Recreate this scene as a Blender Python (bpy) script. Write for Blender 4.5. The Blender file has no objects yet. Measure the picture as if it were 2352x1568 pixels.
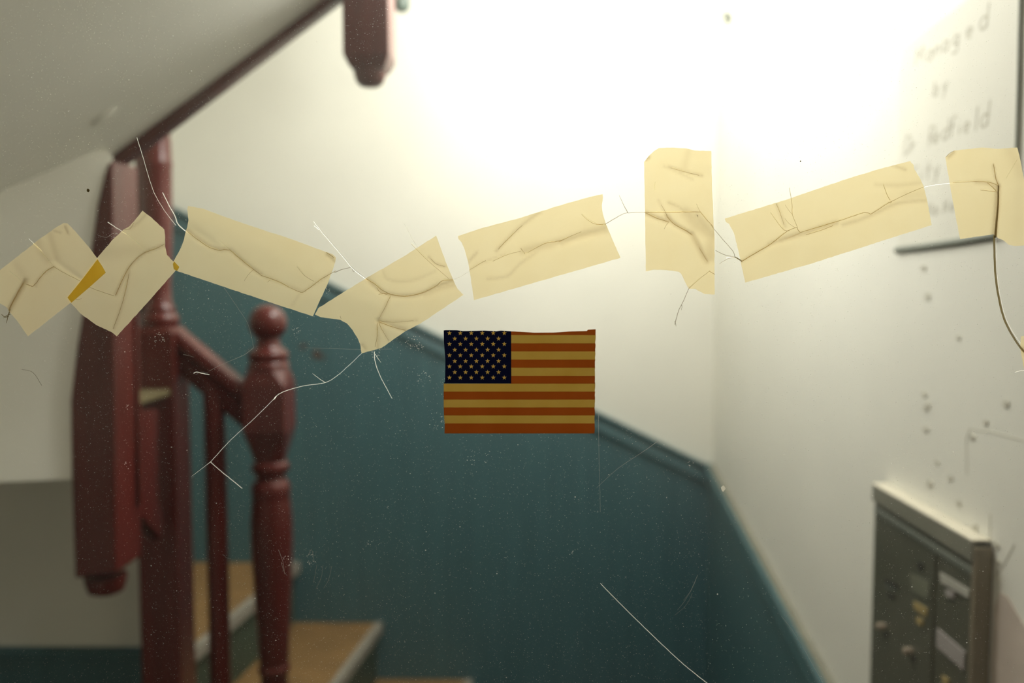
import bpy, bmesh, math, random
from mathutils import Vector, Matrix, Euler
from mathutils.geometry import delaunay_2d_cdt

random.seed(7)
SC = bpy.context.scene
COL = SC.collection

# ------------------------------------------------------------------ camera
EYE = 1.56
F = 2000.0
W, H = 2352, 1568
cam_d = bpy.data.cameras.new('camera')
cam = bpy.data.objects.new('camera', cam_d)
COL.objects.link(cam)
cam_d.sensor_width = 36.0
cam_d.lens = 36.0 * F / W
cam_d.clip_start = 0.02
CAM_ROT = Euler((math.radians(90 - 3.833), 0, math.radians(0.6875)), 'XYZ')
cam.location = (0, 0, EYE)
cam.rotation_euler = CAM_ROT
cam_d.dof.use_dof = True
cam_d.dof.focus_distance = 0.640
cam_d.dof.aperture_fstop = 3.4
cam_d.dof.aperture_blades = 0
SC.camera = cam

# ------------------------------------------------------------------ world, lamp, exposure
wd = bpy.data.worlds.new('world')
SC.world = wd
wd.use_nodes = True
wd.node_tree.nodes['Background'].inputs[0].default_value = (0.9, 0.85, 0.7, 1)
wd.node_tree.nodes['Background'].inputs[1].default_value = 0.012

for lname, lpos, lw in (('hall_lamp_and_fill', (-0.03, 1.78, EYE + 0.70), 25.5), ('hall_lamp_and_fill', (0.22, 2.38, EYE + 1.00), 23.0)):  # second light is an added fill brightening the back wall, no known fixture
    lamp_d = bpy.data.lights.new(lname, 'POINT')
    lamp_d.energy = lw
    lamp_d.color = (1.0, 0.985, 0.94)
    lamp_d.shadow_soft_size = 0.075
    lamp = bpy.data.objects.new(lname, lamp_d)
    lamp.location = lpos
    COL.objects.link(lamp)

SC.view_settings.view_transform = 'Standard'
SC.view_settings.look = 'None'
SC.view_settings.gamma = 1.0
SC.view_settings.use_curve_mapping = False
SC.view_settings.exposure = 0.0
SC.cycles.transparent_max_bounces = 24
SC.cycles.max_bounces = 12
SC.cycles.diffuse_bounces = 8
SC.cycles.sample_clamp_indirect = 6.0

# ------------------------------------------------------------------ helpers: photo pixel -> place in the hall
_M = CAM_ROT.to_matrix()
_C = Vector((0, 0, EYE))
def ray(px, py):
    return _M @ Vector(((px - W / 2) / F, (H / 2 - py) / F, -1.0))
def P(px, py, Y):
    d = ray(px, py); return _C + d * (Y / d.y)
def PX(px, py, X):
    d = ray(px, py); return _C + d * (X / d.x)
def PZ(px, py, Z):
    d = ray(px, py); return _C + d * ((Z - EYE) / d.z)

# ------------------------------------------------------------------ helpers: objects
def props(o, label=None, cat=None, group=None, kind=None):
    if label: o['label'] = label
    if cat: o['category'] = cat
    if group: o['group'] = group
    if kind: o['kind'] = kind
    return o
def empty(name, loc=(0, 0, 0), label=None, cat=None, kind=None, parent=None, group=None):
    o = bpy.data.objects.new(name, None)
    o.empty_display_size = 0.05
    COL.objects.link(o)
    if parent is not None: o.parent = parent
    o.location = loc
    o['_o'] = [float(v) for v in loc]
    return props(o, label, cat, group, kind)
def origin(o):
    v = Vector((0, 0, 0))
    while o is not None:
        v += Vector(o.location); o = o.parent
    return v

class MB:
    def __init__(s): s.v = []; s.f = []
    def add(s, vs, fs):
        n = len(s.v); s.v += [Vector(v) for v in vs]; s.f += [tuple(i + n for i in f) for f in fs]; return s
    def box(s, a, b):
        x0, y0, z0 = [min(p, q) for p, q in zip(a, b)]; x1, y1, z1 = [max(p, q) for p, q in zip(a, b)]
        return s.add([(x0,y0,z0),(x1,y0,z0),(x1,y1,z0),(x0,y1,z0),(x0,y0,z1),(x1,y0,z1),(x1,y1,z1),(x0,y1,z1)],
                     [(0,3,2,1),(4,5,6,7),(0,1,5,4),(1,2,6,5),(2,3,7,6),(3,0,4,7)])
    def prism(s, poly, vec):
        n = len(poly); vec = Vector(vec)
        vs = [Vector(p) for p in poly] + [Vector(p) + vec for p in poly]
        fs = [tuple(range(n)), tuple(range(2*n-1, n-1, -1))]
        fs += [(i, i + n, (i + 1) % n + n, (i + 1) % n) for i in range(n)]
        return s.add(vs, fs)
    def lathe(s, prof, cx, cy, seg=40):
        vs = []; fs = []; m = len(prof)
        for r, z in prof:
            for k in range(seg):
                a = 2 * math.pi * k / seg
                vs.append((cx + r * math.cos(a), cy + r * math.sin(a), z))
        for j in range(m - 1):
            for k in range(seg):
                k2 = (k + 1) % seg
                fs.append((j*seg+k, j*seg+k2, (j+1)*seg+k2, (j+1)*seg+k))
        fs.append(tuple(range(seg - 1, -1, -1))); fs.append(tuple((m-1)*seg + k for k in range(seg)))
        return s.add(vs, fs)
    def loft(s, rings):
        n = len(rings[0]); vs = []; fs = []
        for r in rings: vs += r
        for j in range(len(rings) - 1):
            for k in range(n):
                k2 = (k + 1) % n
                fs.append((j*n+k, j*n+k2, (j+1)*n+k2, (j+1)*n+k))
        fs.append(tuple(range(n - 1, -1, -1))); fs.append(tuple((len(rings)-1)*n + k for k in range(n)))
        return s.add(vs, fs)
    def strip(s, pts, widths, normal, thick, offset=0.0):
        """a low ridge (flat-topped, bevelled) along pts lying on a plane with the given normal"""
        n = Vector(normal); pts = [Vector(p) for p in pts]
        vs = []; fs = []
        for i, p in enumerate(pts):
            a = pts[max(i - 1, 0)]; b = pts[min(i + 1, len(pts) - 1)]
            t = (b - a)
            if t.length < 1e-9: t = Vector((1, 0, 0))
            side = n.cross(t.normalized()).normalized()
            w = widths[i] / 2
            base = p + n * offset
            vs += [base - side * w, base + n * thick - side * w * 0.25, base + n * thick + side * w * 0.25, base + side * w]
        for i in range(len(pts) - 1):
            o = 4 * i
            for k in range(3): fs.append((o+k, o+k+1, o+4+k+1, o+4+k))
        fs.append((3, 2, 1, 0)); e = 4 * (len(pts) - 1); fs.append((e, e+1, e+2, e+3))
        return s.add(vs, fs)
    def build(s, name, mat, parent=None, smooth=False, bevel=0.0, kind=None, label=None, bseg=2):
        off = origin(parent) if parent is not None else Vector((0, 0, 0))
        me = bpy.data.meshes.new(name)
        me.from_pydata([tuple(v - off) for v in s.v], [], s.f)
        me.update()
        bm = bmesh.new(); bm.from_mesh(me); bmesh.ops.recalc_face_normals(bm, faces=bm.faces); 
        if bevel > 0:
            es = [e for e in bm.edges if len(e.link_faces) == 2 and e.calc_face_angle(0) > 0.5]
            bmesh.ops.bevel(bm, geom=es, offset=bevel, segments=bseg, profile=0.5, affect='EDGES', clamp_overlap=True)
        bm.to_mesh(me); bm.free()
        if smooth:
            for p in me.polygons: p.use_smooth = True
            me.set_sharp_from_angle(angle=math.radians(38))
        if mat is not None: me.materials.append(mat)
        o = bpy.data.objects.new(name, me); COL.objects.link(o)
        if parent is not None: o.parent = parent
        if kind: o['kind'] = kind
        if label: o['label'] = label
        return o

# ------------------------------------------------------------------ materials
def mat_new(name):
    m = bpy.data.materials.new(name); m.use_nodes = True
    nt = m.node_tree; nt.nodes.clear()
    return m, nt, nt.nodes, nt.links
def N(nodes, t, **kw):
    n = nodes.new(t)
    for k, v in kw.items(): setattr(n, k, v)
    return n
def paint(name, col, rough=0.5, var=0.06, scale=6.0, stretch=(1,1,1), bump=0.0, bscale=40.0, spec=0.5, coat=0.0, col2=None):
    m, nt, nd, ln = mat_new(name)
    out = N(nd, 'ShaderNodeOutputMaterial'); b = N(nd, 'ShaderNodeBsdfPrincipled')
    tc = N(nd, 'ShaderNodeTexCoord'); mp = N(nd, 'ShaderNodeMapping'); mp.inputs['Scale'].default_value = stretch
    nz = N(nd, 'ShaderNodeTexNoise'); nz.inputs['Scale'].default_value = scale; nz.inputs['Detail'].default_value = 6
    cr = N(nd, 'ShaderNodeValToRGB')
    c2 = col2 or tuple(c * (1 - 2.2 * var) for c in col)
    cr.color_ramp.elements[0].position = 0.32; cr.color_ramp.elements[1].position = 0.68
    cr.color_ramp.elements[0].color = (*c2, 1); cr.color_ramp.elements[1].color = (*col, 1)
    ln.new(tc.outputs['Object'], mp.inputs[0]); ln.new(mp.outputs[0], nz.inputs['Vector'])
    ln.new(nz.outputs['Fac'], cr.inputs[0]); ln.new(cr.outputs[0], b.inputs['Base Color'])
    b.inputs['Roughness'].default_value = rough
    b.inputs['Specular IOR Level'].default_value = spec
    b.inputs['Coat Weight'].default_value = coat
    b.inputs['Coat Roughness'].default_value = 0.12
    if bump > 0:
        n2 = N(nd, 'ShaderNodeTexNoise'); n2.inputs['Scale'].default_value = bscale; n2.inputs['Detail'].default_value = 4
        bp = N(nd, 'ShaderNodeBump'); bp.inputs['Strength'].default_value = bump; bp.inputs['Distance'].default_value = 0.004
        ln.new(mp.outputs[0], n2.inputs['Vector']); ln.new(n2.outputs['Fac'], bp.inputs['Height']); ln.new(bp.outputs[0], b.inputs['Normal'])
    ln.new(b.outputs[0], out.inputs[0])
    return m
def sheet(name, trans, thru=0.1, fwd=0.3, refl=0.12, attr=False, rough=0.55, fold=(0.46, 0.33, 0.16), var=0.05):
    """thin see-through sheet: scatters light through itself"""
    m, nt, nd, ln = mat_new(name)
    out = N(nd, 'ShaderNodeOutputMaterial')
    tl = N(nd, 'ShaderNodeBsdfTranslucent'); rf = N(nd, 'ShaderNodeBsdfRefraction'); tp = N(nd, 'ShaderNodeBsdfTransparent')
    df = N(nd, 'ShaderNodeBsdfDiffuse')
    rf.inputs['Roughness'].default_value = rough; rf.inputs['IOR'].default_value = 1.4
    tc = N(nd, 'ShaderNodeTexCoord'); nz = N(nd, 'ShaderNodeTexNoise'); nz.inputs['Scale'].default_value = 45; nz.inputs['Detail'].default_value = 5
    ln.new(tc.outputs['Object'], nz.inputs['Vector'])
    mx = N(nd, 'ShaderNodeMixRGB'); mx.inputs[1].default_value = (*trans, 1)
    mx.inputs[2].default_value = (trans[0] * (1 - var), trans[1] * (1 - 1.6 * var), trans[2] * (1 - 3 * var), 1)
    ln.new(nz.outputs['Fac'], mx.inputs[0])
    colout = mx.outputs[0]
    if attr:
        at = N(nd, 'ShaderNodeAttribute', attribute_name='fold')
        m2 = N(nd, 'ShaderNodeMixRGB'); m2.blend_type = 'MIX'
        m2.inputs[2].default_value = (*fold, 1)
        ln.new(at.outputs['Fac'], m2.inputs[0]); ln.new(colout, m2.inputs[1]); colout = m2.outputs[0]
    for n in (tl, rf, tp, df): ln.new(colout, n.inputs['Color'])
    def mix(a, b, f):
        x = N(nd, 'ShaderNodeMixShader'); x.inputs[0].default_value = f
        ln.new(a, x.inputs[1]); ln.new(b, x.inputs[2]); return x.outputs[0]
    s = mix(tl.outputs[0], rf.outputs[0], fwd)
    s = mix(s, df.outputs[0], refl)
    s = mix(s, tp.outputs[0], thru)
    ln.new(s, out.inputs[0])
    return m
def glass_mat():
    m, nt, nd, ln = mat_new('dusty_window_glass')
    out = N(nd, 'ShaderNodeOutputMaterial')
    tp = N(nd, 'ShaderNodeBsdfTransparent'); gl = N(nd, 'ShaderNodeBsdfGlossy'); gl.inputs['Roughness'].default_value = 0.02
    tp.inputs['Color'].default_value = (0.985, 0.995, 0.985, 1)
    rf = N(nd, 'ShaderNodeBsdfRefraction'); rf.inputs['Roughness'].default_value = 0.60; rf.inputs['IOR'].default_value = 1.28
    tl = N(nd, 'ShaderNodeBsdfTranslucent')
    fr = N(nd, 'ShaderNodeFresnel'); fr.inputs['IOR'].default_value = 1.3
    tc = N(nd, 'ShaderNodeTexCoord'); nz = N(nd, 'ShaderNodeTexNoise'); nz.inputs['Scale'].default_value = 9; nz.inputs['Detail'].default_value = 7
    ln.new(tc.outputs['Object'], nz.inputs['Vector'])
    mr = N(nd, 'ShaderNodeMapRange'); mr.inputs['From Min'].default_value = 0.3; mr.inputs['From Max'].default_value = 0.75
    mr.inputs['To Min'].default_value = HAZE[0]; mr.inputs['To Max'].default_value = HAZE[1]
    ln.new(nz.outputs['Fac'], mr.inputs['Value'])
    d = N(nd, 'ShaderNodeMixShader'); d.inputs[0].default_value = 0.05
    ln.new(rf.outputs[0], d.inputs[1]); ln.new(tl.outputs[0], d.inputs[2])
    a = N(nd, 'ShaderNodeMixShader'); ln.new(fr.outputs[0], a.inputs[0]); ln.new(tp.outputs[0], a.inputs[1]); ln.new(gl.outputs[0], a.inputs[2])
    b = N(nd, 'ShaderNodeMixShader'); ln.new(mr.outputs[0], b.inputs[0]); ln.new(a.outputs[0], b.inputs[1]); ln.new(d.outputs[0], b.inputs[2])
    ln.new(b.outputs[0], out.inputs[0])
    return m
HAZE = (0.014, 0.052)

M = {}
M['wall'] = paint('cream_wall_paint', (0.82, 0.81, 0.735), 0.55, 0.025, 3.0, bump=0.05, bscale=25)
M['teal'] = paint('teal_gloss_paint', (0.064, 0.145, 0.165), 0.36, 0.07, 5.0, (9, 9, 0.5), bump=0.12, bscale=12)
M['wood'] = paint('red_brown_varnish', (0.108, 0.0155, 0.0120), 0.30, 0.12, 5.0, (8, 8, 0.7), coat=0.12, spec=0.4)
M['tread'] = paint('tan_tread_covering', (0.275, 0.16, 0.060), 0.6, 0.12, 12.0, bump=0.1)
M['nosing'] = paint('worn_metal_nosing', (0.36, 0.33, 0.28), 0.45, 0.1, 20)
M['riser'] = paint('grey_green_riser_paint', (0.055, 0.085, 0.062), 0.5, 0.15, 9)
M['floor'] = paint('brown_floor', (0.075, 0.05, 0.03), 0.6, 0.15, 6)
M['ledge'] = paint('worn_landing_edge', (0.16, 0.13, 0.06), 0.6, 0.1, 15)
M['door'] = paint('brown_door_paint', (0.16, 0.09, 0.05), 0.45, 0.1, 6)
M['metal'] = paint('grey_green_metal', (0.078, 0.078, 0.052), 0.42, 0.06, 14)
M['metal_light'] = paint('light_grey_metal', (0.19, 0.185, 0.145), 0.42, 0.05, 14)
M['metal_blue'] = paint('blue_grey_metal', (0.14, 0.155, 0.13), 0.42, 0.05, 14)
M['metal_brown'] = paint('brown_grey_metal', (0.20, 0.165, 0.11), 0.5, 0.08, 14)
M['lit_edge'] = paint('lit_top_edge_cream', (0.74, 0.69, 0.57), 0.5, 0.05, 20)
M['lap'] = sheet('doubled_tape', (0.60, 0.46, 0.085), thru=0.10, fwd=0.7, refl=0.02)
M['label'] = paint('off_white_label', (0.42, 0.41, 0.36), 0.6, 0.06, 25)
M['label_lilac'] = paint('lilac_grey_label', (0.34, 0.31, 0.30), 0.6, 0.06, 25)
M['label_yellow'] = paint('yellowed_label', (0.36, 0.27, 0.10), 0.6, 0.1, 40)
M['black'] = paint('black_slot_and_shadow', (0.012, 0.012, 0.010), 0.5, 0.05, 20)
M['knob'] = paint('dull_brass_screw', (0.36, 0.29, 0.22), 0.35, 0.08, 40)
M['window'] = paint('cloudy_small_window', (0.16, 0.165, 0.115), 0.3, 0.08, 60)
M['paper'] = paint('notice_paper', (0.765, 0.75, 0.665), 0.7, 0.02, 9)
M['pencil'] = paint('faded_marker', (0.52, 0.495, 0.40), 0.8, 0.1, 60)
M['strip'] = paint('dark_green_grey_strip', (0.15, 0.17, 0.135), 0.6, 0.12, 60)
M['scuff'] = paint('scuff', (0.62, 0.60, 0.51), 0.7, 0.08, 60)
M['pink'] = paint('pinkish_bare_patch', (0.62, 0.53, 0.46), 0.7, 0.06, 30)
M['topedge'] = paint('greyed_top_edge', (0.24, 0.235, 0.18), 0.6, 0.1, 20)
M['rust'] = paint('rust_stain', (0.10, 0.06, 0.045), 0.6, 0.2, 60)
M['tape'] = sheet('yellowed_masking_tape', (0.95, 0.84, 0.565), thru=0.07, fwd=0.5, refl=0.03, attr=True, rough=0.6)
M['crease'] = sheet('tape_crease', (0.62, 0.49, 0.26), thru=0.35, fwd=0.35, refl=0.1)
M['crease_highlight'] = sheet('tape_ridge_highlight', (1.0, 0.95, 0.72), thru=0.1, fwd=0.6, refl=0.0, var=0.0)
M['crack'] = sheet('glass_crack_glint', (1.5, 1.48, 1.40), thru=0.10, fwd=0.5, refl=0.02, var=0.0)  # over-bright colour stands in for the glint along the cracks
M['crack_faint'] = sheet('faint_scratch', (1.0, 0.98, 0.92), thru=0.70, fwd=0.5, refl=0.02, var=0.0)
M['crack_dark'] = sheet('dark_crack', (0.50, 0.46, 0.38), thru=0.35, fwd=0.4, refl=0.05, var=0.0)
M['hole_edge'] = sheet('grimy_thick_crack', (0.33, 0.30, 0.22), thru=0.12, fwd=0.4, refl=0.2, var=0.3)
M['dust'] = sheet('dust', (1.0, 0.97, 0.90), thru=0.38, fwd=0.5, refl=0.1, var=0.0)
M['flag_cream'] = sheet('flag_cream_print', (0.665, 0.54, 0.25), thru=0.0, fwd=0.2, refl=0.15, var=0.12)
M['flag_red'] = sheet('flag_red_print', (0.53, 0.25, 0.095), thru=0.0, fwd=0.2, refl=0.15, var=0.12)
M['flag_blue'] = sheet('flag_blue_print', (0.003, 0.004, 0.016), thru=0.0, fwd=0.2, refl=0.15, var=0.1)
M['glass'] = glass_mat()

# ------------------------------------------------------------------ the hall
XR, XL, YB, YF, ZC = 0.66, -2.3, 3.0, 0.70, EYE + 1.36
def S(o): o['kind'] = 'structure'; return o
S(MB().box((XL - 0.1, 0.62, -0.1), (XR + 0.1, YB + 0.1, 0)).build('floor', M['floor']))
S(MB().box((XL - 0.1, 0.62, ZC), (XR + 0.1, YB + 0.1, ZC + 0.1)).build('ceiling', M['wall']))
wall_back = S(MB().box((XL - 0.1, YB, 0), (XR + 0.1, YB + 0.1, ZC)).build('wall_back', M['wall']))
wall_right = S(MB().box((XR, 0.62, 0), (XR + 0.1, YB, ZC)).build('wall_right', M['wall']))
S(MB().box((XL - 0.1, 0.62, 0), (XL, YB, ZC)).build('wall_outer', M['wall']))
# the wall with the door, seen only from inside the hall
front = MB()
DX0, DX1, DZ1 = -0.62, 0.56, 2.2
front.box((XL, 0.62, 0), (DX0, YF, ZC)); front.box((DX1, 0.62, 0), (XR, YF, ZC)); front.box((DX0, 0.62, DZ1), (DX1, YF, ZC))
S(front.build('wall_front', M['wall']))

# teal lower walls with their sloping moulding
YP = YB - 0.006
railA, railB = P(300, 427, YB), P(1640, 1072, YB)
railA = railB + (railA - railB) * ((XL - railB.x) / (railA.x - railB.x))
railB = railB + (railB - railA) * ((XR - railB.x) / (railB.x - railA.x))
pb = [Vector((XL, YP, 0)), Vector((XR, YP, 0)), Vector((XR, YP, railB.z - 0.02)), Vector((XL, YP, railA.z - 0.02))]
MB().prism(pb, (0, 0.006, 0)).build('wainscot', M['teal'], wall_back)
XP = XR - 0.006
r0 = PX(1640, 1072, XR - 0.001); r1 = PX(1915, 1568, XR - 0.001)
dirr = (r1 - r0) / (r1.y - r0.y)
RA = r0 + dirr * (YB - r0.y); RB = r0 + dirr * (0.72 - r0.y)
pr = [Vector((XP, YB, 0)), Vector((XP, 0.72, 0)), Vector((XP, 0.72, RB.z - 0.02)), Vector((XP, YB, RA.z - 0.02))]
MB().prism(pr, (0.006, 0, 0)).build('wainscot', M['teal'], wall_right)
PROF = [(0.0, 0.0), (0.024, 0.0), (0.029, -0.004), (0.028, -0.010), (0.009, -0.026), (0.009, -0.030), (0.021, -0.056), (0.021, -0.062), (0.0, -0.084)]
def rail(a, b, outv, name):
    a, b = Vector(a), Vector(b); outv = Vector(outv)
    rings = [[p + outv * o + Vector((0, 0, z)) for o, z in PROF] for p in (a, b)]
    o = MB().loft(rings).build(name, M['teal'], smooth=True); o['kind'] = 'structure'; return o
rail((XL, YB - 0.001, railA.z), (XR - 0.001, YB - 0.001, railB.z), (0, -1, 0), 'trim_1')
tr2 = rail((XR - 0.001, YB - 0.002, RA.z), (XR - 0.001, 0.72, RB.z), (-1, 0, 0), 'trim_2')
te = [Vector((XR - 0.027, YB - 0.03, RA.z)), Vector((XR - 0.001, YB - 0.03, RA.z)), Vector((XR - 0.001, 0.72, RB.z)), Vector((XR - 0.027, 0.72, RB.z))]
MB().prism([p + Vector((0.008 if p.x < XR - 0.01 else 0, 0, 0.0002)) for p in te], (0, 0, 0.002)).build('top_edge', M['topedge'], tr2)

# wall marks on the right wall (each its own small flake of scuffed paint)
def spot(px, py, r, mat, parent, X=None, Y=None, name='paint_scuff'):
    pts = []
    n = 9
    for k in range(n):
        a = 2 * math.pi * k / n; rr = r * random.uniform(0.6, 1.15)
        q = (px + rr * math.cos(a), py + 1.2 * rr * math.sin(a))
        pts.append(PX(*q, X) if X else P(*q, Y))
    return MB().prism(pts, (0.0015, 0, 0) if X else (0, 0.0015, 0)).build(name, mat, parent)
for px, py, r in [(2122, 905, 7), (2127, 935, 9), (2125, 985, 7), (2231, 1003, 7), (2134, 1111, 8), (2237, 1210, 7), (2310, 928, 8),
                  (2200, 775, 5), (2285, 1250, 8), (1672, 42, 16), (2128, 680, 7), (2120, 615, 8), (2262, 970, 6), (2150, 1060, 5),
                  (2200, 1155, 8), (2180, 1098, 6), (2078, 118, 6), (2290, 1290, 6)]:
    spot(px, py, r, M['strip'] if r == 16 else M['scuff'], wall_right, X=XR - 0.0016)
pp = [PX(x, y, XR - 0.0014) for x, y in [(2284, 1395), (2296, 1360), (2312, 1368), (2345, 1425), (2375, 1480), (2375, 1600), (2276, 1600), (2279, 1500)]]
MB().prism(pp, (0.0013, 0, 0)).build('bare_patch', M['pink'], wall_right)
for pl in ([(2222, 1090), (2220, 1010), (2228, 985), (2280, 992), (2352, 1012)], [(2275, 1180), (2274, 1240), (2280, 1330), (2305, 1300), (2330, 1250)]):
    MB().strip([PX(x, y, XR) for x, y in pl], [0.0022] * len(pl), (-1, 0, 0), 0.0008).build('wall_crack', M['scuff'], wall_right)
for px, py, r in [(697, 795, 8), (727, 812, 11), (742, 822, 5)]:
    spot(px, py, r, M['rust'], wall_back, Y=YP - 0.0015, name='rust_stain')

# left part: wall under the landing and the plastered face beneath the upper flight
Ylow = 2.10
wl = MB().box((XL, Ylow, 0), (-0.915, Ylow + 0.04, EYE - 0.30)).build('wall_left', M['wall']); S(wl)
zt = P(150, 1484, Ylow).z
MB().box((XL, Ylow - 0.012, 0), (-0.915, Ylow, zt)).build('wainscot', M['teal'], wl)
MB().box((XL, Ylow - 0.020, zt - 0.022), (-0.915, Ylow - 0.012, zt - 0.006)).build('ledge_moulding', M['teal'], wl)

# ------------------------------------------------------------------ upper flight (soffit, dark string, drop newels)
YS = 1.69
sA, sB = P(255, 362, YS), P(745, 0, YS)
sl = (sB.z - sA.z) / (sB.x - sA.x)
def zs(x): return sA.z + sl * (x - sA.x)
up = empty('staircase', (sA.x, YS, sA.z), 'upper flight with cream sloping underside, dark red edge board and hanging newel drops', 'staircase')
x0, x1 = XL, 0.655
soff = [Vector((x0, 0.72, zs(x0))), Vector((x1, 0.72, zs(x1))), Vector((x1, YS, zs(x1))), Vector((x0, YS, zs(x0)))]
g = MB()
nx, ny = 60, 20
top = Vector((0, 0, 0.16))
vs = []
for j in range(ny + 1):
    for i in range(nx + 1):
        x = x0 + (x1 - x0) * i / nx; y = 0.72 + (YS - 0.72) * j / ny
        vs.append(Vector((x, y, zs(x))))
fs = [(j*(nx+1)+i, j*(nx+1)+i+1, (j+1)*(nx+1)+i+1, (j+1)*(nx+1)+i) for j in range(ny) for i in range(nx)]
g.add(vs, fs)
g.prism([p + top * 0.05 for p in soff], top)
g.build('soffit', M['wall'], up)
# shallow dent in the plaster
dq = PX(236, 262, -0.72)
zlow = P(80, 1100, YS).z
inf = [Vector((XL, YS, zlow)), Vector((-0.855, YS, zlow)), Vector((-0.855, YS, zs(-0.855) + 0.02)), Vector((XL, YS, max(zlow + 0.01, zs(XL) + 0.02)))]
xk = sA.x + (zlow + 0.0 - sA.z) / sl
A_ = Vector((-0.784, 1.717)); D_ = Vector((-0.68, -0.73)).normalized()
B_ = A_ + D_ * 0.42
Nn = Vector((D_.y, -D_.x)) * -1.0     # into the hall
if Nn.x < 0: Nn = -Nn
def at_y(p, py):   # height on the vertical line over p that the photo shows at row py
    r_ = ray(W / 2 + F * math.tan(math.atan2(p.x, p.y) + math.radians(0.6875)), py)
    return EYE + r_.z / math.hypot(r_.x, r_.y) * math.hypot(p.x, p.y)
zA, zB = at_y(A_ + D_ * 0.08, 1100), at_y(A_ + D_ * 0.27, 1104)
zB = zA + (zB - zA) * (0.42 - 0.08) / 0.19
rings = []
edge = [(168, 1100), (165, 1000), (166, 920), (180, 793), (192, 722), (213, 567), (226, 472), (243, 405), (252, 380), (256, 350)]
for k, (ex_, ey_) in enumerate(edge):
    p = P(ex_, ey_, 1.6435)
    q = p + Vector((D_.x, D_.y, 0)) * 0.42
    if k == 0: q.z += (zB - zA)
    rings.append([p, q, q + Vector((-Nn.x, -Nn.y, 0)) * 0.04, p + Vector((-Nn.x, -Nn.y, 0)) * 0.04])
MB().loft(rings).build('wall_stair', M['wall'], kind='structure', smooth=True)
# string board
lA = P(262, 388, YS); lB = P(775, 0, YS)
ls = (lB.z - lA.z) / (lB.x - lA.x)
xa, xb = P(300, 330, YS).x, 0.655
xa = -0.79
def zl(x): return lA.z + ls * (x - lA.x)
MB().prism([Vector((xa, YS - 0.004, zl(xa))), Vector((xb, YS - 0.004, zl(xb))), Vector((xb, YS - 0.004, zs(xb) + 0.24)), Vector((xa, YS - 0.004, zs(xa) + 0.10))],
           (0, 0.036, 0)).build('edge_board', M['wood'], up, bevel=0.003)
# plaster lump
lm = MB()
c = PZ(238, 266, 0.0)
# intersect the ray with the soffit plane
def on_soffit(px, py):
    d = ray(px, py)
    # z = sA.z + sl (x - sA.x)
    t = (sA.z - sl * sA.x - EYE) / (d.z - sl * d.x)
    return _C + d * t
c = on_soffit(240, 266)
rings = []
for rr, hh in ((0.03, 0.0), (0.022, 0.003), (0.012, 0.005), (0.002, 0.0055)):
    ring = []
    for k in range(20):
        a = 2 * math.pi * k / 20
        x = c.x + rr * math.cos(a) * 0.8; y = c.y + rr * math.sin(a) * 0.6
        ring.append(Vector((x, y, zs(x) - hh)))
    rings.append(ring)
lm.loft(rings).build('plaster_lump', M['wall'], up, smooth=True)
# big drop newel at left
Y1 = 1.64
def drop_profile_finial(cx, cy, z, r, name_parent):
    prof = [(r * 0.95, z + 0.006), (r, z), (r * 0.98, z - 0.006), (r * 0.72, z - 0.010), (r * 0.74, z - 0.014), (r * 0.70, z - 0.022), (r * 0.5, z - 0.028), (r * 0.15, z - 0.030)]
    return MB().lathe(prof, cx, cy).build('finial', M['wood'], name_parent, smooth=True)
poly = [(243, 380), (257, 364), (259, 600), (264, 900), (268, 1318), (170, 1330), (163, 1110), (160, 920), (175, 793), (187, 722), (208, 567), (221, 472)]
dn = empty('drop_newel', P(215, 1330, Y1 + 0.055), parent=None)
dn.parent = up; dn.location = P(215, 1330, Y1 + 0.055) - origin(up)
MB().prism([P(x, y, Y1) for x, y in poly], (0, 0.113, 0)).build('post', M['wood'], dn, bevel=0.006)
# shallow groove strip on its lit face
gx = P(264, 800, Y1).x
MB().box((gx - 0.004, Y1 + 0.085, EYE - 0.45), (gx + 0.004, Y1 + 0.095, EYE + 0.20)).build('moulding', M['wood'], dn, bevel=0.002)
c = P(243, 1331, Y1 + 0.055)
pf = [(0.040, 0.010), (0.040, 0.0), (0.037, -0.008), (0.036, -0.014), (0.033, -0.022), (0.020, -0.028), (0.006, -0.030)]
MB().lathe([(r, c.z + z) for r, z in pf], c.x, c.y).build('finial', M['wood'], dn, smooth=True)
# second drop newel, top middle
Y2 = 1.66
def square_drop(px0, px1, pyb, Y, depth, up_z, name='drop_newel'):
    a, b = P(px0, pyb, Y), P(px1, pyb, Y)
    d = empty(name, (0, 0, 0)); d.parent = up
    d.location = Vector(((a.x + b.x) / 2, Y + depth / 2, a.z)) - origin(up)
    w = b.x - a.x; cx = (a.x + b.x) / 2; cy = Y + depth / 2
    rings = []
    for f_, z in ((1, up_z), (1, a.z), (0.86, a.z - 0.014), (0.72, a.z - 0.024)):
        hw, hd = w / 2 * f_, depth / 2 * f_
        rings.append([Vector((cx - hw, cy - hd, z)), Vector((cx + hw, cy - hd, z)), Vector((cx + hw, cy + hd, z)), Vector((cx - hw, cy + hd, z))])
    MB().loft(rings).build('post', M['wood'], d, bevel=0.003)
    r = w * 0.36
    z = a.z - 0.022
    pf = [(r, z + 0.004), (r, z - 0.006), (r * 0.92, z - 0.015), (r * 0.80, z - 0.024), (r * 0.55, z - 0.030), (r * 0.1, z - 0.032)]
    MB().lathe(pf, cx, cy).build('finial', M['wood'], d, smooth=True)
    return d
square_drop(787, 893, 122, Y2, 0.088, EYE + 0.80)
c = P(923, 28, 2.12)
d3 = empty('drop_newel', (0, 0, 0)); d3.parent = up; d3.location = c - origin(up)
pf = [(0.004, 0.0), (0.012, 0.002), (0.018, 0.010), (0.0195, 0.022), (0.0195, 0.035), (0.023, 0.042), (0.023, 0.36)]
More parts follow.
